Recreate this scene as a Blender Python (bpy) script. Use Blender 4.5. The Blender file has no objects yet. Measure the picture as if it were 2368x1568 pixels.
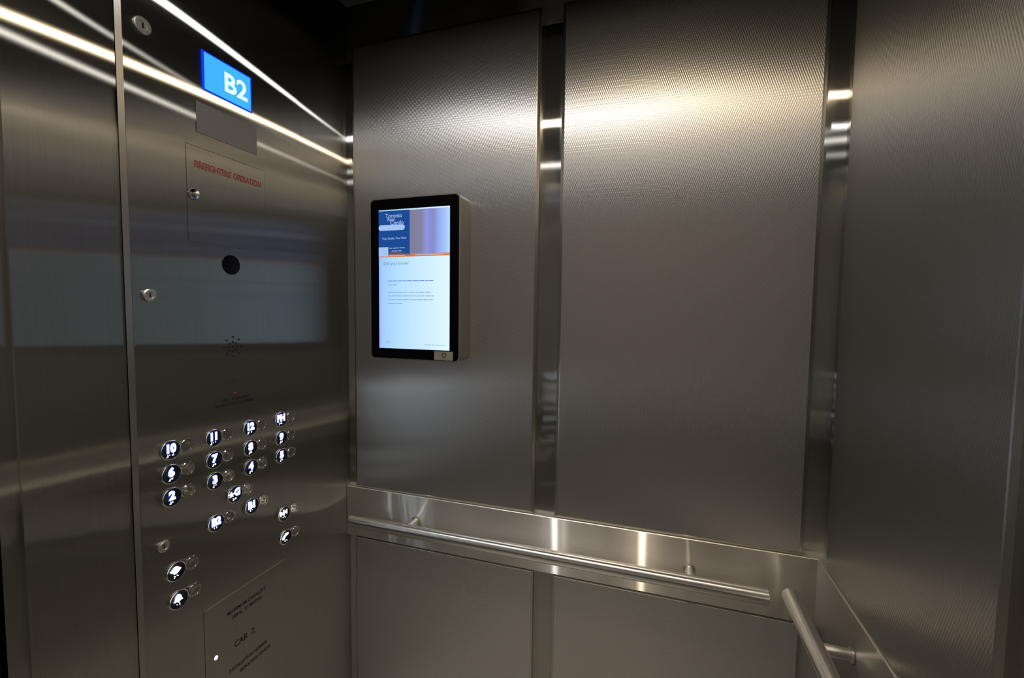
import bpy, bmesh, math, random
from mathutils import Vector, Matrix
random.seed(7)
sc = bpy.context.scene
COL = sc.collection

# ---------------------------------------------------------------- camera
cam_d = bpy.data.cameras.new('camera')
cam = bpy.data.objects.new('camera', cam_d); COL.objects.link(cam)
RT = Vector((0.9509, 0.3094, 0.0119)).normalized()
FW = Vector((-0.3082, 0.9495, -0.0591)).normalized()
UP = RT.cross(FW).normalized(); RT = FW.cross(UP).normalized()
cam.matrix_world = Matrix(((RT.x, UP.x, -FW.x, 1.0769), (RT.y, UP.y, -FW.y, -1.35),
                           (RT.z, UP.z, -FW.z, 1.6274), (0, 0, 0, 1)))
cam_d.sensor_width = 36; cam_d.sensor_fit = 'HORIZONTAL'
cam_d.lens = 1027.13 / 2368 * 36
cam_d.clip_start = 0.01
sc.camera = cam

# ---------------------------------------------------------------- world, exposure
w = bpy.data.worlds.new('world'); sc.world = w; w.use_nodes = True
w.node_tree.nodes['Background'].inputs[0].default_value = (0.01, 0.01, 0.01, 1)
w.node_tree.nodes['Background'].inputs[1].default_value = 0.2
sc.view_settings.view_transform = 'Standard'; sc.view_settings.look = 'None'
sc.view_settings.exposure = 0.0; sc.view_settings.gamma = 1.0
sc.view_settings.use_curve_mapping = False
sc.cycles.glossy_bounces = 8; sc.cycles.max_bounces = 12
sc.cycles.sample_clamp_indirect = 6

# lamp data (real downlights in the dropped ceiling, see ceiling_light below)
ISL_Z = 2.57
LAMPS = [(0.445, -0.79, (1.0, 0.97, 0.95), 620, 46), (1.03, -0.80, (1.0, 0.80, 0.55), 1050, 44),
         (0.445, -1.45, (1.0, 0.96, 0.90), 200, 14), (1.03, -1.45, (1.0, 0.96, 0.90), 330, 14)]   # x, y, colour, lens strength, beam watts

# ---------------------------------------------------------------- dimensions
W = 1.5054            # cab depth along X (wall_left X=0 .. wall_right X=W)
YF = -2.25            # wall behind the camera
REC = 0.020           # depth of the reveals
ZB0, ZB1 = 0.793, 0.979   # rail band
ZP = 2.55             # top of upper panels
ZC = 2.74             # canopy

# ---------------------------------------------------------------- materials
def new_mat(name):
    m = bpy.data.materials.new(name); m.use_nodes = True
    return m, m.node_tree.nodes, m.node_tree.links, m.node_tree.nodes['Principled BSDF']

def steel(name, col, rough, aniso=0.0, tan=None, grain=None, metal=1.0, graincon=0.06, rot=0.0):
    """brushed metal; tan = world direction in which highlights stretch, grain = scale vector of the brush lines"""
    m, N, L, b = new_mat(name)
    b.inputs['Base Color'].default_value = (*col, 1)
    b.inputs['Metallic'].default_value = metal
    b.inputs['Roughness'].default_value = rough
    b.inputs['Anisotropic'].default_value = aniso
    if tan:
        c = N.new('ShaderNodeCombineXYZ')
        for i in range(3): c.inputs[i].default_value = tan[i]
        L.new(c.outputs[0], b.inputs['Tangent'])
    if grain:
        g = N.new('ShaderNodeNewGeometry')
        v = N.new('ShaderNodeVectorMath'); v.operation = 'MULTIPLY'
        v.inputs[1].default_value = grain
        L.new(g.outputs['Position'], v.inputs[0])
        n = N.new('ShaderNodeTexNoise'); n.inputs['Scale'].default_value = 1.0; n.inputs['Detail'].default_value = 3
        L.new(v.outputs[0], n.inputs['Vector'])
        mr = N.new('ShaderNodeMapRange')
        mr.inputs[1].default_value = 0.3; mr.inputs[2].default_value = 0.7
        mr.inputs[3].default_value = 1 - graincon; mr.inputs[4].default_value = 1 + graincon
        L.new(n.outputs[0], mr.inputs[0])
        mx = N.new('ShaderNodeVectorMath'); mx.operation = 'SCALE'
        mx.inputs[0].default_value = col
        L.new(mr.outputs[0], mx.inputs['Scale'])
        L.new(mx.outputs[0], b.inputs['Base Color'])
    return m

def lobes(m, col_socket, col, tan, spread, normal=None):
    """sum of GGX reflections; spread = [(spread along tan, spread across, weight)...]"""
    N, L = m.node_tree.nodes, m.node_tree.links
    g = N.new('ShaderNodeNewGeometry')
    base = normal or g.outputs['Normal']
    tc = N.new('ShaderNodeCombineXYZ')
    for i in range(3): tc.inputs[i].default_value = tan[i]
    tot = sum(wt for _, _, wt in spread)
    acc = None
    for ax, ay, wt in spread:
        b = N.new('ShaderNodeBsdfAnisotropic'); b.distribution = 'BECKMANN' if ay < 0.15 else 'GGX'
        al = math.sqrt(ax * ay)
        b.inputs['Roughness'].default_value = math.sqrt(al); b.inputs['Anisotropy'].default_value = -(1 - al / ax)
        L.new(tc.outputs[0], b.inputs['Tangent']); L.new(base, b.inputs['Normal'])
        sc_ = N.new('ShaderNodeVectorMath'); sc_.operation = 'SCALE'; sc_.inputs['Scale'].default_value = wt / tot
        if col_socket: L.new(col_socket, sc_.inputs[0])
        else: sc_.inputs[0].default_value = col
        L.new(sc_.outputs[0], b.inputs['Color'])
        if acc is None: acc = b.outputs[0]
        else:
            ad = N.new('ShaderNodeAddShader'); L.new(acc, ad.inputs[0]); L.new(b.outputs[0], ad.inputs[1]); acc = ad.outputs[0]
    L.new(acc, N['Material Output'].inputs[0])
    N.remove(N['Principled BSDF'])

def brushed(name, col, tan, grain, spread=((0.70, 0.005, 0.96), (0.45, 0.025, 0.015), (0.35, 0.20, 0.025)), graincon=0.06):
    m, N, L, b = new_mat(name)
    g = N.new('ShaderNodeNewGeometry')
    v = N.new('ShaderNodeVectorMath'); v.operation = 'MULTIPLY'; v.inputs[1].default_value = grain
    L.new(g.outputs['Position'], v.inputs[0])
    n = N.new('ShaderNodeTexNoise'); n.inputs['Scale'].default_value = 1.0; n.inputs['Detail'].default_value = 3
    L.new(v.outputs[0], n.inputs['Vector'])
    mr = N.new('ShaderNodeMapRange'); mr.inputs[1].default_value = 0.3; mr.inputs[2].default_value = 0.7
    mr.inputs[3].default_value = 1 - graincon; mr.inputs[4].default_value = 1 + graincon
    L.new(n.outputs[0], mr.inputs[0])
    mx = N.new('ShaderNodeVectorMath'); mx.operation = 'SCALE'; mx.inputs[0].default_value = col
    L.new(mr.outputs[0], mx.inputs['Scale'])
    lobes(m, mx.outputs[0], col, tan, spread)
    return m

EMB = ((0.32, 0.035, 0.48), (0.32, 0.09, 0.36), (0.45, 0.35, 0.20))
def embossed(name, axis, col=(0.66, 0.655, 0.65), ax=0.17, az=0.05):
    """steel sheet rolled with a fine staggered dimple pattern; axis = world horizontal axis of the wall"""
    m, N, L, b = new_mat(name)
    b.inputs['Base Color'].default_value = (*col, 1)
    b.inputs['Metallic'].default_value = 1.0
    g = N.new('ShaderNodeNewGeometry')
    s = N.new('ShaderNodeSeparateXYZ'); L.new(g.outputs['Position'], s.inputs[0])
    def mth(op, a, bb=None):
        n = N.new('ShaderNodeMath'); n.operation = op
        for i, q in enumerate((a, bb)):
            if q is None: continue
            if isinstance(q, (int, float)): n.inputs[i].default_value = q
            else: L.new(q, n.inputs[i])
        return n.outputs[0]
    h = mth('MULTIPLY', s.outputs[axis], 2 * math.pi / 0.0055)
    z = mth('MULTIPLY', s.outputs[2], 2 * math.pi / 0.0151)
    nh = mth('MULTIPLY', mth('MULTIPLY', mth('SINE', h), mth('COSINE', z)), ax)
    nz = mth('MULTIPLY', mth('MULTIPLY', mth('COSINE', h), mth('SINE', z)), az)
    c = N.new('ShaderNodeCombineXYZ'); L.new(nh, c.inputs[axis]); L.new(nz, c.inputs[2])
    ad = N.new('ShaderNodeVectorMath'); ad.operation = 'ADD'
    L.new(g.outputs['Normal'], ad.inputs[0]); L.new(c.outputs[0], ad.inputs[1])
    no = N.new('ShaderNodeVectorMath'); no.operation = 'NORMALIZE'
    L.new(ad.outputs[0], no.inputs[0])
    tan = [0, 0, 0]; tan[axis] = 1
    lobes(m, None, col, tan, EMB, no.outputs[0])
    return m

def plain(name, col, rough=0.5, metal=0.0, spec=0.5):
    m, N, L, b = new_mat(name)
    b.inputs['Base Color'].default_value = (*col, 1); b.inputs['Roughness'].default_value = rough
    b.inputs['Metallic'].default_value = metal; b.inputs['Specular IOR Level'].default_value = spec
    n = N.new('ShaderNodeTexNoise'); n.inputs['Scale'].default_value = 60
    mr = N.new('ShaderNodeMapRange'); mr.inputs[3].default_value = rough * 0.9; mr.inputs[4].default_value = min(1, rough * 1.1)
    L.new(n.outputs[0], mr.inputs[0]); L.new(mr.outputs[0], b.inputs['Roughness'])
    return m

def glow(name, col, strength):
    m, N, L, b = new_mat(name)
    N.remove(b)
    e = N.new('ShaderNodeEmission'); e.inputs[0].default_value = (*col, 1); e.inputs[1].default_value = strength
    L.new(e.outputs[0], N['Material Output'].inputs[0])
    return m

SCOL = (0.58, 0.575, 0.555)
M_left = brushed('brushed_steel_front_wall', (0.45, 0.44, 0.41), (0, 1, 0), (260, 900, 6))
M_rec_b = brushed('polished_reveal_back', SCOL, (1, 0, 0), (900, 260, 6))
M_rec_r = brushed('polished_reveal_right', SCOL, (0, 1, 0), (260, 900, 6))
BANDSP = ((0.60, 0.006, 0.45), (0.60, 0.04, 0.30), (0.50, 0.25, 0.25))
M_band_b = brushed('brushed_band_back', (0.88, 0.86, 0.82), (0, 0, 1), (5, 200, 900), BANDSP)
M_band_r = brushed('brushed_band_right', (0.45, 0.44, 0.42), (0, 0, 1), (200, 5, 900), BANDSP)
M_edge = steel('steel_panel_edge', (0.58, 0.56, 0.52), 0.28)
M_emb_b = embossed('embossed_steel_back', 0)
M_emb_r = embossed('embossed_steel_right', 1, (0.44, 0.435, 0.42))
RAILSP = ((0.24, 0.034, 0.75), (0.30, 0.08, 0.22), (0.35, 0.30, 0.03))
M_rail_x = brushed('satin_steel_rail_back', (0.92, 0.91, 0.89), (1, 0, 0), (30, 30, 30), RAILSP, 0.02)
M_rail_y = brushed('satin_steel_rail_right', (0.92, 0.91, 0.89), (0, 1, 0), (30, 30, 30), RAILSP, 0.02)
M_ledge = steel('steel_ledge', (0.90, 0.88, 0.82), 0.42)
M_trim = brushed('satin_trim', (0.52, 0.50, 0.45), (0, 1, 0), (260, 900, 6), ((0.65, 0.09, 0.8), (0.45, 0.3, 0.2)))
M_header = brushed('dark_header_steel', (0.16, 0.155, 0.145), (0, 0, 1), (40, 40, 900), ((0.60, 0.006, 0.8), (0.50, 0.25, 0.2)))
M_chrome = steel('chrome', (0.80, 0.80, 0.80), 0.08)
M_lock = steel('satin_lock_face', (0.62, 0.60, 0.55), 0.42)
M_black = plain('black_gloss', (0.004, 0.004, 0.005), 0.15, 0, 0.04)
M_void = plain('black_void', (0.003, 0.003, 0.003), 0.8)
M_canopy = plain('black_canopy', (0.012, 0.011, 0.010), 0.6)
M_island = steel('dark_ceiling_metal', (0.10, 0.095, 0.085), 0.45, 0, None, None, 0.8)
M_housing = plain('silver_plastic_housing', (0.42, 0.40, 0.37), 0.35, 0.6)
M_ink = plain('black_engraving', (0.02, 0.018, 0.015), 0.5)
M_red = plain('red_engraving', (0.36, 0.06, 0.045), 0.6)
M_line = plain('dark_joint', (0.06, 0.05, 0.035), 0.6)
M_grey = plain('grey_acrylic', (0.20, 0.19, 0.18), 0.35)
M_white_led = glow('white_led', (0.78, 0.90, 1.0), 14.0)
M_lens_glow = glow('painted_lens_glow', (0.010, 0.050, 0.75), 1.0)  # camera lens glow around the legends, put in as wider blue letters

# ---------------------------------------------------------------- mesh helpers
def link(name, bm, mats, parent=None, smooth=False):
    me = bpy.data.meshes.new(name); bm.to_mesh(me); bm.free()
    for m in (mats if isinstance(mats, (list, tuple)) else [mats]): me.materials.append(m)
    if smooth:
        for p in me.polygons: p.use_smooth = True
        me.set_sharp_from_angle(angle=math.radians(35))
    o = bpy.data.objects.new(name, me); COL.objects.link(o)
    if parent: o.parent = parent
    return o

def box(bm, a, b, mi=0):
    x0, y0, z0 = (min(a[i], b[i]) for i in range(3)); x1, y1, z1 = (max(a[i], b[i]) for i in range(3))
    v = [bm.verts.new(p) for p in ((x0,y0,z0),(x1,y0,z0),(x1,y1,z0),(x0,y1,z0),(x0,y0,z1),(x1,y0,z1),(x1,y1,z1),(x0,y1,z1))]
    for f in ((0,3,2,1),(4,5,6,7),(0,1,5,4),(1,2,6,5),(2,3,7,6),(3,0,4,7)):
        bm.faces.new([v[i] for i in f]).material_index = mi

def mbox(name, a, b, mat, parent=None):
    bm = bmesh.new(); box(bm, a, b); return link(name, bm, mat, parent)

def lathe(bm, prof, origin, axis, n=40, mi=None):
    """prof: list of (radius, distance along axis); closed at ends when radius 0"""
    axis = Vector(axis).normalized(); ref = Vector((0, 0, 1)) if abs(axis.z) < 0.9 else Vector((0, 1, 0))
    u = axis.cross(ref).normalized(); v = axis.cross(u); o = Vector(origin)
    rings = []
    for r, d in prof:
        if r < 1e-7: rings.append([bm.verts.new(o + axis * d)])
        else: rings.append([bm.verts.new(o + axis * d + (u * math.cos(2*math.pi*k/n) + v * math.sin(2*math.pi*k/n)) * r) for k in range(n)])
    for i in range(len(rings) - 1):
        A, B = rings[i], rings[i+1]
        for k in range(n):
            k2 = (k + 1) % n
            if len(A) == 1 and len(B) == 1: continue
            if len(A) == 1: f = bm.faces.new((A[0], B[k], B[k2]))
            elif len(B) == 1: f = bm.faces.new((A[k], A[k2], B[0]))
            else: f = bm.faces.new((A[k], A[k2], B[k2], B[k]))
            if mi: f.material_index = mi[i]

def fixn(bm):
    bmesh.ops.recalc_face_normals(bm, faces=bm.faces)

def rrect(bm, c, u, v, n, hw, hh, r, d0, d1, seg=6, chamfer=0.0, mi=0):
    """rounded-rectangle prism centred c, axes u (half width) v (half height), along n from d0 to d1"""
    c, u, v, n = Vector(c), Vector(u), Vector(v), Vector(n)
    def ring(k, d):
        pts = []
        for sx, sy, a0 in ((1, 1, 0), (-1, 1, 90), (-1, -1, 180), (1, -1, 270)):
            for i in range(seg + 1):
                a = math.radians(a0 + 90 * i / seg)
                rr = max(r - k, 1e-4)
                pts.append(c + u * (sx * (hw - r) + rr * math.cos(a)) + v * (sy * (hh - r) + rr * math.sin(a)) + n * d)
        return [bm.verts.new(p) for p in pts]
    rings = [ring(0, d0), ring(0, d1 - chamfer)] + ([ring(chamfer, d1)] if chamfer else [])
    m = len(rings[0])
    for A, B in zip(rings, rings[1:]):
        for k in range(m): bm.faces.new((A[k], A[(k+1) % m], B[(k+1) % m], B[k])).material_index = mi
    bm.faces.new(rings[-1]).material_index = mi; bm.faces.new(rings[0][::-1]).material_index = mi
    fixn(bm)

def text_mesh(name, s, size, mat, parent, origin, right, up, normal, align='CENTER', bold=0.0, sx=1.0, ext=0.0003):
    cu = bpy.data.curves.new(name, 'FONT'); cu.body = s; cu.size = size; cu.align_x = align; cu.align_y = 'CENTER'
    cu.offset = bold; cu.extrude = ext; cu.resolution_u = 3; cu.fill_mode = 'BOTH'
    t = bpy.data.objects.new(name, cu); COL.objects.link(t)
    dg = bpy.context.evaluated_depsgraph_get(); dg.update()
    me = bpy.data.meshes.new_from_object(t.evaluated_get(dg)); bpy.data.objects.remove(t)
    R, U, N = Vector(right), Vector(up), Vector(normal); O = Vector(origin)
    for v in me.vertices:
        c = v.co; v.co = O + R * (c.x * sx) + U * c.y + N * c.z
    me.materials.clear(); me.materials.append(mat); me.name = name
    o = bpy.data.objects.new(name, me); COL.objects.link(o)
    if parent: o.parent = parent
    return o

def struct(o): o['kind'] = 'structure'; return o
def empty(name, label, cat, loc=(0, 0, 0), group=None):
    o = bpy.data.objects.new(name, None); COL.objects.link(o); o.empty_display_size = 0.05
    o['label'] = label; o['category'] = cat
    if group: o['group'] = group
    return o
def tag(o, label, cat, group=None):
    o['label'] = label; o['category'] = cat
    if group: o['group'] = group
    return o

# ---------------------------------------------------------------- room shell
def floor_mat():
    m, N, L, b = new_mat('speckled_grey_floor')
    n = N.new('ShaderNodeTexNoise'); n.inputs['Scale'].default_value = 220; n.inputs['Detail'].default_value = 4
    r = N.new('ShaderNodeValToRGB'); r.color_ramp.elements[0].color = (0.17, 0.165, 0.15, 1); r.color_ramp.elements[1].color = (0.34, 0.33, 0.30, 1)
    g = N.new('ShaderNodeNewGeometry'); L.new(g.outputs['Position'], n.inputs['Vector'])
    L.new(n.outputs[0], r.inputs[0]); L.new(r.outputs[0], b.inputs['Base Color']); b.inputs['Roughness'].default_value = 0.35
    return m
struct(mbox('floor', (-0.16, YF - 0.06, -0.03), (W + 0.06, 0.06, 0), floor_mat()))
struct(mbox('ceiling', (-0.16, YF - 0.06, ZC), (W + 0.06, 0.06, ZC + 0.03), M_canopy))

# a wall panel: embossed field, chamfered steel edge all round, standing proud of the reveal
def panel(name, parent, origin, hdir, ndir, w_, z0, z1, mats, ins=0.010, ch=0.006):
    bm = bmesh.new(); O, H, N_ = Vector(origin), Vector(hdir), Vector(ndir); Z = Vector((0, 0, 1))
    def ring(i, d): return [bm.verts.new(O + H * a + Z * b + N_ * d) for a, b in ((i, z0 + i), (w_ - i, z0 + i), (w_ - i, z1 - i), (i, z1 - i))]
    R0, R1, R2, R3 = ring(0, -REC), ring(0, -ch), ring(ins * 0.75, -0.0010), ring(ins, 0)
    for A, B, mi in ((R0, R1, 1), (R1, R2, 1), (R2, R3, 1)):
        for k in range(4): bm.faces.new((A[k], A[(k+1) % 4], B[(k+1) % 4], B[k])).material_index = mi
    bm.faces.new(R3).material_index = 0; bm.faces.new(R0[::-1]).material_index = 1
    fixn(bm)
    return link(name, bm, mats, parent)

PX = [(0.036, 0.7185), (0.7865, 1.4725)]
def ledge(bm):
    for f in bm.faces:
        f.normal_update()
        if f.normal.z > 0.25: f.material_index = 1
M_bounce = plain('pale_bounce_finish', (0.88, 0.83, 0.80), 0.45)  # invented finish for unseen panels behind the camera, pale to bounce light
def side_wall(name, yplane, nd, field=None):
    """a wall along X; yplane = face of panels, nd = +1/-1 direction into the cab (y)"""
    bk = yplane - nd * REC
    wall = struct(mbox(name, (-0.02, bk, 0), (W + REC, bk - nd * 0.04, ZC), M_rec_b))
    for x0, x1 in PX:
        if nd > 0: args = ((x1, yplane, 0), (-1, 0, 0))
        else: args = ((x0, yplane, 0), (1, 0, 0))
        panel('upper_panel', wall, *args, (0, nd, 0), x1 - x0, ZB1 + 0.0006, ZP, [field or M_emb_b, M_edge])
        panel('lower_panel', wall, *args, (0, nd, 0), x1 - x0, 0.10, ZB0 - 0.0012, [M_emb_b, M_edge], 0.005, 0.0015)
    bm = bmesh.new(); box(bm, (0, yplane, ZB0), (W + REC, bk, ZB1))
    bmesh.ops.bevel(bm, geom=[e for e in bm.edges if all(abs(v.co.y - yplane) < 1e-6 for v in e.verts) and abs(e.verts[0].co.z - e.verts[1].co.z) < 1e-6],
                    offset=0.0022, segments=3, affect='EDGES', material=1)
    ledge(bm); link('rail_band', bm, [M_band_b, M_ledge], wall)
    mbox('toe_kick', (0, bk + nd * 0.004, 0), (W, bk, 0.095), M_edge, wall)
    mbox('header_strip', (0, bk + nd * 0.006, 2.50), (W, bk, ZC), M_header, wall)
    return wall
side_wall('wall_back', 0.0, -1)
side_wall('wall_front', YF, 1, M_bounce)

# right wall (X = W), panels along Y
xr = W + REC
wall_r = struct(mbox('wall_right', (xr, YF - REC, 0), (xr + 0.04, REC, ZC), M_rec_r))
for y0, y1 in ((-0.052, -0.640), (-0.706, -1.294), (-1.36, -2.198)):
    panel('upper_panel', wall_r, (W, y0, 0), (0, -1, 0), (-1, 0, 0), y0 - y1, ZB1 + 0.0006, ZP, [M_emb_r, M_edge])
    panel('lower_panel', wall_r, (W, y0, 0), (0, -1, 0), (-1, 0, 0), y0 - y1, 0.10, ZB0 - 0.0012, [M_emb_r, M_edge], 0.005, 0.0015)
bm = bmesh.new(); box(bm, (W, YF + 0.0005, ZB0), (xr, -0.0005, ZB1))
bmesh.ops.bevel(bm, geom=[e for e in bm.edges if all(abs(v.co.x - W) < 1e-6 for v in e.verts) and abs(e.verts[0].co.z - e.verts[1].co.z) < 1e-6], offset=0.0022, segments=3, affect='EDGES', material=1)
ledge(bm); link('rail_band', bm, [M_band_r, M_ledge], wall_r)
mbox('toe_kick', (xr - 0.004, YF, 0), (xr, 0, 0.095), M_edge, wall_r)
mbox('header_strip', (xr - 0.006, YF, 2.50), (xr, 0, ZC), M_header, wall_r)

# left wall = front return of the cab with the doors
YS, YC, YJ, YD = -0.2115, -0.6885, -0.877, -0.906
def prism_y(name, prof, z0, z1, mat, parent=None):
    """vertical extrusion of an x,y outline"""
    bm = bmesh.new(); A = [bm.verts.new((x, y, z0)) for x, y in prof]; B = [bm.verts.new((x, y, z1)) for x, y in prof]
    n = len(prof)
    for k in range(n): bm.faces.new((A[k], A[(k+1) % n], B[(k+1) % n], B[k]))
    bm.faces.new(A); bm.faces.new(B[::-1]); fixn(bm)
    return link(name, bm, mat, parent)
wall_l = struct(mbox('wall_left', (-0.06, YD + 0.001, 0), (-0.03, REC, ZC), M_left))
prism_y('corner_post', [(-0.030, REC), (-0.0015, REC), (-0.0015, YS + 0.0004), (-0.030, YS + 0.0004)], 0, ZC, M_left, wall_l)
prism_y('return_column', [(-0.030, YC - 0.014), (-0.003, YC - 0.014), (-0.003, YJ), (-0.007, YJ - 0.001), (-0.007, YD), (-0.030, YD)], 0, ZC, M_left, wall_l)
mbox('door_jamb', (-0.15, YD, 0), (-0.031, YD + 0.03, ZC), M_left, wall_l)
mbox('far_return', (-0.15, -1.95, 0), (-0.016, YF - REC, ZC), M_left, wall_l)
mbox('door_lintel', (-0.15, -1.95, 2.12), (-0.016, YD, ZC), M_left, wall_l)
mbox('edge_trim', (-0.012, YC - 0.0008, 0), (-0.0004, YC - 0.0138, ZC), M_trim, wall_l)
door = struct(bpy.data.objects.new('door_1', None)); COL.objects.link(door)
mbox('door_leaf', (-0.155, -1.95, 0.002), (-0.125, -1.4285, 2.15), M_left, door)
mbox('door_leaf', (-0.155, -1.4275, 0.002), (-0.125, -0.90, 2.15), M_left, door)

# ---------------------------------------------------------------- dropped ceiling and downlights
isl = empty('dropped_ceiling_panel', 'dark metal suspended ceiling panel with a corner showing at the top edge', 'ceiling panel')
bm = bmesh.new(); box(bm, (0.1276, -0.1415, ISL_Z), (W - 0.128, YF + 0.1415, ISL_Z + 0.02))
bmesh.ops.bevel(bm, geom=list(bm.edges), offset=0.002, segments=2, affect='EDGES')
link('soffit', bm, M_island, isl)
for x in (0.4, 1.1):
    for y in (-0.5, -1.75): mbox('hanger', (x - 0.015, y - 0.015, ISL_Z + 0.02), (x + 0.015, y + 0.015, ZC), M_canopy, isl)
for x, y, c, s, wt in LAMPS:
    bm = bmesh.new(); lathe(bm, [(0.019, 0), (0.022, -0.002), (0.036, -0.003), (0.038, 0)], (x, y, ISL_Z), (0, 0, 1)); fixn(bm)
    L_ = link('downlight', bm, M_edge, isl, True)
    bm = bmesh.new(); lathe(bm, [(0, -0.0015), (0.019, -0.0015)], (x, y, ISL_Z), (0, 0, 1), 32); fixn(bm)
    link('lens', bm, glow('lamp_lens', c, s), L_)
    sd = bpy.data.lights.new('beam', 'SPOT'); sd.energy = wt; sd.color = c; sd.spot_size = math.radians(76); sd.spot_blend = 1.0; sd.shadow_soft_size = 0.018
    so = bpy.data.objects.new('beam', sd); COL.objects.link(so); so.parent = L_; so.location = (x, y, ISL_Z - 0.012)

# ---------------------------------------------------------------- handrails
def tube_bm(bm, a, b, r, n=48):
    a, b = Vector(a), Vector(b); L = (b - a).length; c = 0.003
    lathe(bm, [(0, 0), (r - c, 0), (r - 0.001, c * 0.35), (r, c), (r, L - c), (r - 0.001, L - c * 0.35), (r - c, L), (0, L)], a, b - a, n); fixn(bm)
def handrail(label, a, b, wdir, stand, brk):
    h = empty('handrail', label, 'handrail')
    M_rail = M_rail_x if abs(wdir[1]) > 0.5 else M_rail_y
    bm = bmesh.new(); tube_bm(bm, a, b, 0.0205); link('tube', bm, M_rail, h, True)
    A, B, Wd = Vector(a), Vector(b), Vector(wdir)
    for t in brk:
        p = A + (B - A).normalized() * t
        bm = bmesh.new(); lathe(bm, [(0, 0.010), (0.0125, 0.010), (0.0125, stand - 0.0005), (0, stand - 0.0005)], p, Wd, 28); fixn(bm)
        br = link('bracket', bm, M_rail, h, True)
        bm = bmesh.new(); lathe(bm, [(0.0125, stand - 0.005), (0.0165, stand - 0.004), (0.017, stand - 0.0005), (0, stand - 0.0005)], p, Wd, 28); fixn(bm)
        link('collar', bm, M_edge, br, True)
    return h
handrail('round steel handrail along the back wall below the two large panels', (0.070, -0.07, 0.889), (1.378, -0.07, 0.889), (0, 1, 0), 0.07, (0.22, 1.118))
handrail('round steel handrail on the right wall, cut off by the bottom edge', (1.435, -0.040, 0.889), (1.435, -2.18, 0.889), (1, 0, 0), W - 1.435, (0.195, 1.07, 1.945))
fr = handrail('', (0.070, YF + 0.07, 0.889), (1.378, YF + 0.07, 0.889), (0, -1, 0), 0.07, (0.22, 1.118))
for q in list(fr.children):     # belongs to the wall behind the camera
    q.parent = bpy.data.objects['wall_front']
    q.name = 'rail_' + q.name.split('.')[0]
bpy.data.objects.remove(fr)

# ---------------------------------------------------------------- advertising screen on the back wall
tv = empty('wall_display', 'portrait advertising screen with black bezel and silver case on the left back panel', 'screen')
TX0, TX1, TZ0, TZ1, TD = 0.1625, 0.490, 1.468, 1.996, 0.075
tcx, tcz = (TX0 + TX1) / 2, (TZ0 + TZ1) / 2
EX, EZ, EN = (1, 0, 0), (0, 0, 1), (0, -1, 0)
bm = bmesh.new(); rrect(bm, (tcx, 0, tcz), EX, EZ, EN, (TX1 - TX0) / 2, (TZ1 - TZ0) / 2, 0.017, 0.0005, TD, 8, 0.002)
link('case', bm, M_housing, tv, True)
bm = bmesh.new(); rrect(bm, (tcx, 0, tcz), EX, EZ, EN, (TX1 - TX0) / 2 - 0.004, (TZ1 - TZ0) / 2 - 0.004, 0.014, TD, TD + 0.0015, 8)
link('bezel', bm, M_black, tv)
SX0, SX1, SZ0, SZ1 = 0.1975, 0.4555, 1.505, 1.9575
def SX(u): return SX0 + (SX1 - SX0) * u
def SZ(v): return SZ0 + (SZ1 - SZ0) * v
def screen_mat():
    m, N, L, b = new_mat('lit_screen_page'); N.remove(b)
    g = N.new('ShaderNodeNewGeometry'); s = N.new('ShaderNodeSeparateXYZ'); L.new(g.outputs['Position'], s.inputs[0])
    mr = N.new('ShaderNodeMapRange'); mr.inputs[1].default_value = SX0; mr.inputs[2].default_value = SX1; L.new(s.outputs[0], mr.inputs[0])
    r = N.new('ShaderNodeValToRGB'); e = r.color_ramp.elements
    e[0].color = (0.33, 0.45, 1.0, 1); e[1].color = (0.72, 0.93, 1.0, 1)
    for p, c in ((0.05, (0.38, 0.62, 1.0, 1)), (0.3, (0.48, 0.76, 1.0, 1)), (0.7, (0.64, 0.86, 1.0, 1)), (0.97, (0.74, 0.95, 1.0, 1))):
        q = e.new(p); q.color = c
    L.new(mr.outputs[0], r.inputs[0])
    em = N.new('ShaderNodeEmission'); em.inputs[1].default_value = 1.0; L.new(r.outputs[0], em.inputs[0]); L.new(em.outputs[0], N['Material Output'].inputs[0])
    return m
D0 = TD + 0.0015
page = mbox('screen', (SX0, -D0, SZ0), (SX1, -D0 - 0.0006, SZ1), screen_mat(), tv)
def spatch(name, u0, u1, v0, v1, mat, d=0.0009): return mbox(name, (SX(u0), -D0, SZ(v0)), (SX(u1), -D0 - d, SZ(v1)), mat, page)
VT = 0.672
def photo_mat():
    m, N, L, b = new_mat('blurred_room_picture'); N.remove(b)
    g = N.new('ShaderNodeNewGeometry'); s = N.new('ShaderNodeSeparateXYZ'); L.new(g.outputs['Position'], s.inputs[0])
    mr = N.new('ShaderNodeMapRange'); mr.inputs[1].default_value = SX(0.45); mr.inputs[2].default_value = SX1; L.new(s.outputs[0], mr.inputs[0])
    r = N.new('ShaderNodeValToRGB'); e = r.color_ramp.elements
    e[0].color = (0.22, 0.22, 0.34, 1); e[1].color = (0.55, 0.75, 1.0, 1)
    for p, c in ((0.3, (0.24, 0.24, 0.38, 1)), (0.42, (0.28, 0.32, 0.80, 1)), (0.6, (0.26, 0.27, 0.58, 1)), (0.75, (0.32, 0.46, 0.95, 1)), (0.92, (0.42, 0.62, 1, 1))):
        q = e.new(p); q.color = c
    L.new(mr.outputs[0], r.inputs[0])
    em = N.new('ShaderNodeEmission'); em.inputs[1].default_value = 0.95; L.new(r.outputs[0], em.inputs[0]); L.new(em.outputs[0], N['Material Output'].inputs[0])
    return m
E_navy = glow('screen_navy', (0.012, 0.07, 0.30), 1.0); E_orange = glow('screen_orange', (0.72, 0.19, 0.03), 1.0)
E_pale = glow('screen_pale', (0.40, 0.62, 1.0), 0.9); E_txt = glow('screen_pale_text', (0.42, 0.60, 1.0), 0.8)
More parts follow.
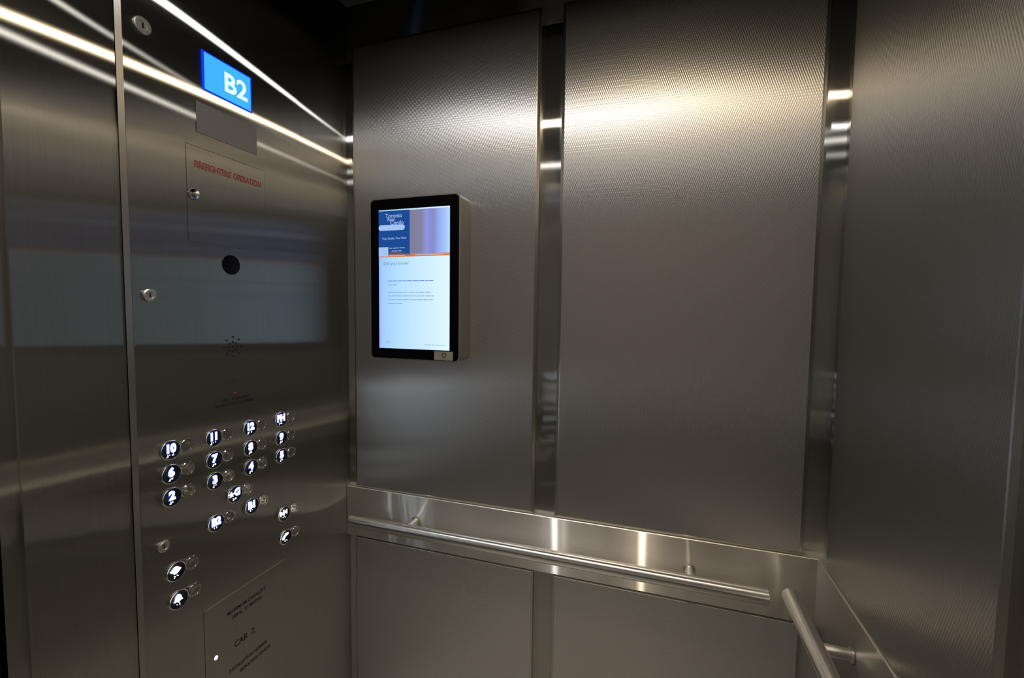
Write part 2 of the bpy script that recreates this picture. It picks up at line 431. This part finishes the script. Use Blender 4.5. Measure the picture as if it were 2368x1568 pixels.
E_dtext = glow('screen_blue_grey_text', (0.16, 0.27, 0.72), 0.9); E_ltext = glow('screen_faint_text', (0.28, 0.46, 0.88), 0.9)
E_brown = glow('screen_brown', (0.12, 0.09, 0.10), 1.0); E_peach = glow('screen_peach', (0.70, 0.45, 0.36), 0.9)
spatch('advert_panel', 0, 0.45, VT, 0.992, E_navy); spatch('advert_photo', 0.45, 1, VT, 0.99, photo_mat())
spatch('orange_bar', 0, 1, VT - 0.010, VT + 0.011, E_orange)
spatch('advert_square', 0.0, 0.14, VT - 0.004, VT + 0.062, E_pale, 0.0012)
bm = bmesh.new(); rrect(bm, (SX(0.19), -D0, SZ(0.872)), EX, EZ, EN, 0.049, 0.0088, 0.0086, 0, 0.0013, 5); link('advert_pill', bm, E_pale, page)
def stext(s, u, v, size, mat, align='LEFT', bold=0.0, sx=1.0): return text_mesh('screen_text', s, size, mat, page, (SX(u), -D0 - 0.0015, SZ(v)), EX, EZ, EN, align, bold, sx, 0.0001)
stext('Toronto', 0.10, 0.955, 0.018, E_txt, bold=0.0002); stext('Real', 0.13, 0.930, 0.016, E_txt, bold=0.0002); stext('Condo', 0.17, 0.905, 0.018, E_txt, bold=0.0002)
stext('Your Condo, Your Point', 0.05, 0.795, 0.0105, E_txt, bold=0.0001, sx=0.86)
def words(u0, u1, v, h, mat, seed):
    rnd = random.Random(seed); u = u0; bm = bmesh.new()
    while u < u1 - 0.01:
        L_ = min(rnd.uniform(0.03, 0.09), u1 - u)
        box(bm, (SX(u), -D0 - 0.0006, SZ(v) - h / 2), (SX(u + L_), -D0 - 0.0016, SZ(v) + h / 2)); u += L_ + 0.012
    link('text_line', bm, mat, page)
words(0.16, 0.40, 0.725, 0.0022, E_txt, 1); words(0.19, 0.33, 0.705, 0.0022, E_txt, 2)
spatch('advert_footer', 0.15, 0.36, 0.684, 0.698, E_brown, 0.0011)
spatch('orange_bar_caption', 0.15, 0.38, VT - 0.004, VT + 0.004, E_peach, 0.0013); spatch('orange_bar_caption', 0.53, 0.92, VT - 0.003, VT + 0.005, E_peach, 0.0013)
stext('Did you know?', 0.07, 0.615, 0.0155, E_dtext)
for i, (v, u1, m) in enumerate(((0.49, 0.80, E_dtext), (0.462, 0.27, E_ltext), (0.408, 0.76, E_ltext), (0.382, 0.79, E_ltext), (0.355, 0.78, E_ltext), (0.328, 0.34, E_ltext))):
    words(0.13, u1, v, 0.0024, m, 10 + i)
words(0.10, 0.17, 0.052, 0.0016, E_ltext, 30); words(0.10, 0.17, 0.040, 0.0016, E_ltext, 31); words(0.66, 0.95, 0.035, 0.0016, E_ltext, 32)
bm = bmesh.new(); box(bm, (0.402, -D0, 1.4735), (0.468, -D0 - 0.0008, 1.5015)); st = link('sticker', bm, plain('beige_label', (0.36, 0.34, 0.28), 0.5), tv)
st['label'] = 'small beige maker label in the lower right bezel corner'
bm = bmesh.new(); lathe(bm, [(0.0045, 0.0008), (0.0085, 0.0008), (0.0085, 0.0011), (0.0045, 0.0011)], (0.437, -D0, 1.4895), EN, 24); fixn(bm); link('emblem', bm, plain('label_print', (0.12, 0.11, 0.09), 0.6), st)
mbox('caption', (0.424, -D0 - 0.0008, 1.4775), (0.450, -D0 - 0.0011, 1.4790), bpy.data.materials['label_print'], st)

# ---------------------------------------------------------------- control panel on the left wall
cop = empty('control_panel', 'full height brushed steel elevator control panel with lit buttons and blue floor display', 'control panel')
prism_y('face_plate', [(-0.030, YS), (0.0, YS), (0.0, YC), (-0.0005, YC - 0.0006), (-0.030, YC - 0.0006)], 0.001, ZC - 0.001, M_left, cop)
RY, UZ, NX = (0, 1, 0), (0, 0, 1), (1, 0, 0)
def yz_box(name, y0, y1, z0, z1, d, mat, parent=cop, d0=0.0): return mbox(name, (d0, y0, z0), (d, y1, z1), mat, parent)
# floor display
E_blue = glow('display_blue', (0.055, 0.47, 1.0), 1.0); E_edge = glow('display_edge_blue', (0.004, 0.045, 0.80), 1.0); E_white = glow('display_white', (0.70, 0.95, 1.0), 1.15)
d_ = yz_box('floor_display', -0.5187, -0.3785, 2.167, 2.261, 0.002, E_edge); d_['label'] = 'glowing blue floor display reading B2'
yz_box('display_field', -0.5130, -0.3825, 2.1695, 2.2575, 0.0024, E_blue, d_)
text_mesh('display_digits', 'B2', 0.066, E_white, d_, (0.0028, -0.4275, 2.2105), RY, UZ, NX, 'CENTER', 0.0018, 1.0)
yz_box('blank_plate', -0.5355, -0.3645, 2.058, 2.132, 0.0012, M_grey)
# firefighters' cabinet
dr = yz_box('cabinet_door', -0.5635, -0.340, 1.7915, 2.0215, 0.0006, M_left)
bm = bmesh.new()
for a, b in (((-0.5645, 2.0212), (-0.339, 2.0226)), ((-0.5645, 1.7910), (-0.339, 1.7917)), ((-0.5642, 1.7910), (-0.5637, 2.0225)), ((-0.3398, 1.7910), (-0.3394, 2.0225))):
    box(bm, (0.0, a[0], a[1]), (0.0004, b[0], b[1]))
link('joint', bm, M_line, dr)
text_mesh('red_lettering', "FIREFIGHTERS' OPERATION", 0.0225, M_red, dr, (0.0008, -0.4490, 1.9785), RY, UZ, NX, 'CENTER', 0.0005, 0.70)
def lock(y, z, r, name='key_switch'):
    bm = bmesh.new(); lathe(bm, [(r, 0), (r, 0.003), (r - 0.002, 0.0045), (r * 0.55, 0.0045), (r * 0.5, 0.003), (0, 0.003)], (0, y, z), NX, 32); fixn(bm)
    k = link(name, bm, M_lock, cop, True)
    yz_box('keyhole', y - r * 0.12, y + r * 0.12, z - r * 0.34, z + r * 0.34, 0.0034, M_void, k, 0.003); return k
lock(-0.6503, 2.2375, 0.0175); lock(-0.6551, 1.6565, 0.0140); lock(-0.644, 1.0739, 0.0130)
bm = bmesh.new(); lathe(bm, [(0.0135, 0), (0.0135, 0.006), (0.0115, 0.009), (0.006, 0.0105), (0, 0.011)], (0, -0.5504, 1.9046), NX, 32); fixn(bm)
k = link('cabinet_lock', bm, M_chrome, cop, True); k['label'] = 'round polished chrome lock'
# camera eye
bm = bmesh.new(); lathe(bm, [(0.0255, 0), (0.0255, 0.001), (0.024, 0.0014), (0.0235, 0.0006), (0, 0.0006)], (0, -0.452, 1.745), NX, 40, [0, 0, 0, 0]); fixn(bm)
e_ = link('camera_window', bm, M_black, cop, True); e_['label'] = 'round black camera window'
# speaker holes
pts = [(0, 0)] + [(0.0125 * math.cos(a), 0.0125 * math.sin(a)) for a in [k * math.pi / 4 for k in range(8)]] + [(0.0260 * math.cos(a), 0.0260 * math.sin(a)) for a in [k * math.pi / 4 for k in range(8)]]
for py, pz in pts:
    bm = bmesh.new(); lathe(bm, [(0, 0.0005), (0.0028, 0.0005), (0.0030, 0)], (0, -0.4525 + py, 1.5275 + pz), NX, 12); fixn(bm); link('speaker_hole', bm, M_void, cop)
bm = bmesh.new(); lathe(bm, [(0, 0.0006), (0.0022, 0.0005), (0.0025, 0)], (0, -0.4525, 1.4365), NX, 12); fixn(bm); link('microphone_hole', bm, M_void, cop)
bm = bmesh.new(); lathe(bm, [(0, 0.0022), (0.0030, 0.0018), (0.0045, 0.0006), (0.0048, 0)], (0, -0.4494, 1.3994), NX, 20); fixn(bm)
k = link('call_lamp', bm, plain('dark_red_lens', (0.20, 0.012, 0.012), 0.3), cop, True); k['label'] = 'small dark red call lamp'
text_mesh('engraved_text', 'CALL   ANSWERED', 0.0105, M_ink, cop, (0.0005, -0.4470, 1.3870), RY, UZ, NX, 'CENTER', 0.0002, 0.95)
text_mesh('engraved_text', 'WHEN LIGHT FLASHES', 0.0105, M_ink, cop, (0.0005, -0.4500, 1.3752), RY, UZ, NX, 'CENTER', 0.0002, 1.05)

# buttons: black tactile disc with lit legend + round push cap beside it
M_disc = plain('black_tactile_disc', (0.006, 0.008, 0.014), 0.25)
def disc_mesh():
    bm = bmesh.new(); r = 0.0235
    lathe(bm, [(r, 0), (r, 0.0035), (r - 0.0006, 0.005), (r - 0.0016, 0.0056), (r - 0.0028, 0.0050), (0, 0.0050)], (0, 0, 0), NX, 40, [1, 1, 1, 1, 0]); fixn(bm); return bm
def cap_mesh():
    bm = bmesh.new(); r = 0.0168
    lathe(bm, [(r, 0), (r, 0.0030), (r - 0.0012, 0.0046), (r - 0.0030, 0.0048), (r - 0.0036, 0.0020), (r - 0.0044, 0.0022), (r * 0.4, 0.0012), (0, 0.0010)], (0, 0.0395, 0), NX, 40); fixn(bm); return bm
M_cap = steel('button_cap_steel', (0.62, 0.60, 0.57), 0.13)
proto = link('floor_button', disc_mesh(), [M_disc, M_chrome], cop, True)
pcap = link('push_cap', cap_mesh(), M_cap, proto, True)
BRL = {'1': [1], '2': [1, 2], '3': [1, 4], '4': [1, 4, 5], '5': [1, 5], '6': [1, 2, 4], '7': [1, 2, 4, 5], '8': [1, 2, 5], '9': [2, 4], '0': [2, 4, 5],
       'B': [1, 2], 'P': [1, 2, 3, 4], 'H': [1, 2, 5], 'G': [1, 2, 4, 5], '*': [1, 3, 5], '#': [3, 4, 5, 6], 'o': [1, 3, 5], 'c': [1, 4], 'a': [1], 'l': [1, 2, 3], 'h': [1, 2, 5], 'e': [1, 5]}
def braille(parent, y, z, chars):
    bm = bmesh.new(); s = 0.0021; cw = 0.0062; w0 = (len(chars) - 1) * cw / 2
    for i, ch in enumerate(chars):
        for d in BRL[ch]:
            cy = y - w0 + i * cw + (0 if d <= 3 else s); cz = z - ((d - 1) % 3) * s
            lathe(bm, [(0, 0.0009), (0.0009, 0)], (0.0050, cy, cz), NX, 8)
    fixn(bm); link('braille', bm, M_white_led, parent)
def poly(bm, pts, y, z, s, d=0.0009):
    F = [bm.verts.new((0.0050 + d, y + a * s, z + b * s)) for a, b in pts]; B = [bm.verts.new((0.0050, y + a * s, z + b * s)) for a, b in pts]
    n = len(pts)
    bm.faces.new(F)
    for k in range(n): bm.faces.new((B[k], B[(k+1) % n], F[(k+1) % n], F[k]))
def symbol(parent, kind, y, z):
    bm = bmesh.new(); s = 0.0105
    if kind == 'open':
        poly(bm, [(-1.2, 0), (-0.25, 0.8), (-0.25, -0.8)], y, z, s); poly(bm, [(1.2, 0), (0.25, -0.8), (0.25, 0.8)], y, z, s); poly(bm, [(-0.12, -0.8), (0.12, -0.8), (0.12, 0.8), (-0.12, 0.8)], y, z, s)
    if kind == 'close':
        poly(bm, [(-0.25, 0), (-1.15, -0.7), (-1.15, 0.7)], y, z, s); poly(bm, [(0.25, 0), (1.15, 0.7), (1.15, -0.7)], y, z, s); poly(bm, [(-0.12, -0.8), (0.12, -0.8), (0.12, 0.8), (-0.12, 0.8)], y, z, s)
    if kind == 'bell':
        poly(bm, [(-1.0, -0.55), (1.0, -0.55), (0.72, -0.1), (0.62, 0.45), (0.3, 0.85), (0, 1.0), (-0.3, 0.85), (-0.62, 0.45), (-0.72, -0.1)], y, z, s)
        poly(bm, [(-0.3, -0.65), (0, -0.95), (0.3, -0.65)], y, z, s)
    if kind == 'phone':
        poly(bm, [(-1.1, -0.7), (-0.55, -0.8), (-0.35, -0.35), (0.3, 0.15), (0.75, 0.15), (1.1, 0.55), (0.75, 0.75), (0.1, 0.7), (-0.7, 0.1), (-1.1, -0.3)], y, z, s)
    if kind == 'star':
        p = [((1.0 if k % 2 == 0 else 0.42) * math.sin(k * math.pi / 5), (1.0 if k % 2 == 0 else 0.42) * math.cos(k * math.pi / 5)) for k in range(10)]
        poly(bm, p[::-1], y, z, 0.0078)
    fixn(bm); return link('lit_symbol', bm, M_white_led, parent)
C4 = (-0.6235, -0.5165, -0.4090, -0.3015)
BUT = [('10', C4[0], 1.2965), ('11', C4[1], 1.2965), ('12', C4[2], 1.2965), ('PH', C4[3], 1.2965),
       ('6', C4[0], 1.2395), ('7', C4[1], 1.2395), ('8', C4[2], 1.2395), ('9', C4[3], 1.2395),
       ('2', C4[0], 1.184), ('3', C4[1], 1.184), ('4', C4[2], 1.184), ('5', C4[3], 1.184),
       ('*G', -0.4610, 1.1272), ('B2', C4[1], 1.0727), ('B1', C4[2], 1.0727),
       ('open', -0.6200, 1.001), ('close', -0.2965, 1.001), ('bell', -0.6160, 0.929), ('phone', -0.2915, 0.925)]
for i, (t, y, z) in enumerate(BUT):
    if i == 0: b_, c_ = proto, pcap
    else:
        b_ = proto.copy(); COL.objects.link(b_); c_ = pcap.copy(); COL.objects.link(c_); c_.parent = b_
    b_.location = (0, y, z)
    if t in ('open', 'close', 'bell', 'phone'):
        nm = {'open': 'door open', 'close': 'door close', 'bell': 'alarm bell', 'phone': 'telephone'}[t]
        b_.name = {'open': 'door_open_button', 'close': 'door_close_button', 'bell': 'alarm_button', 'phone': 'telephone_button'}[t]
        b_['label'] = 'round button with lit %s symbol' % nm
        symbol(b_, t, -0.002, 0.004); braille(b_, -0.002, -0.0095, {'open': 'oe', 'close': 'ce', 'bell': 'al', 'phone': 'he'}[t])
    else:
        b_['label'] = 'round button with lit %s' % {'*G': 'star and G', 'PH': 'PH'}.get(t, t)
        if t == '*G':
            symbol(b_, 'star', -0.011, 0.002)
            text_mesh('lit_legend', 'G', 0.026, M_white_led, b_, (0.0058, 0.006, 0.004), RY, UZ, NX, 'CENTER', 0.0012, 0.90)
            text_mesh('legend_lens_glow', 'G', 0.026, M_lens_glow, b_, (0.0053, 0.006, 0.004), RY, UZ, NX, 'CENTER', 0.0028, 0.90)
        else:
            sx_ = 0.88 if len(t) > 1 else 1.0
            text_mesh('lit_legend', t, 0.027, M_white_led, b_, (0.0058, -0.001, 0.0035), RY, UZ, NX, 'CENTER', 0.0013, sx_)
            text_mesh('legend_lens_glow', t, 0.027, M_lens_glow, b_, (0.0053, -0.001, 0.0035), RY, UZ, NX, 'CENTER', 0.0030, sx_)
        braille(b_, -0.003, -0.0105, ('#' + t) if t.isdigit() else t)
# lower service cabinet
dr2 = yz_box('service_door', -0.5535, -0.2950, 0.30, 0.855, 0.0008, M_left)
bm = bmesh.new()
for a, b in (((-0.5550, 0.855), (-0.2935, 0.8565)), ((-0.5545, 0.30), (-0.5535, 0.8565)), ((-0.2950, 0.30), (-0.2944, 0.8565))):
    box(bm, (0.0, a[0], a[1]), (0.0005, b[0], b[1]))
link('joint', bm, M_line, dr2)
mbox('door_edge', (0.0, -0.5535, 0.8545), (0.0012, -0.2950, 0.8560), M_ledge, dr2)
def eng(s, y, z, size, sx): return text_mesh('engraved_text', s, size, M_ink, dr2, (0.0010, y, z), RY, UZ, NX, 'CENTER', 0.0003, sx)
eng('MAXIMUM CAPACITY', -0.428, 0.8060, 0.0140, 0.92); eng('1588 kg   21 PERSONS', -0.430, 0.7880, 0.0120, 0.86)
eng('CAR  2', -0.440, 0.7060, 0.0240, 0.90)
eng('INSTALLATION NUMBER', -0.428, 0.6420, 0.0130, 0.85); eng('ELEVATING DEVICES', -0.405, 0.6200, 0.0130, 0.85)
bm = bmesh.new(); lathe(bm, [(0.0065, 0.0008), (0.0065, 0.003), (0.0050, 0.0035)], (0, -0.5270, 0.7136), NX, 24); fixn(bm); ks = link('lamp_ring', bm, M_chrome, cop, True)
bm = bmesh.new(); lathe(bm, [(0, 0.0042), (0.003, 0.0040), (0.0050, 0.0035)], (0, -0.5270, 0.7136), NX, 24); fixn(bm); k = link('emergency_lamp', bm, M_white_led, ks, True)
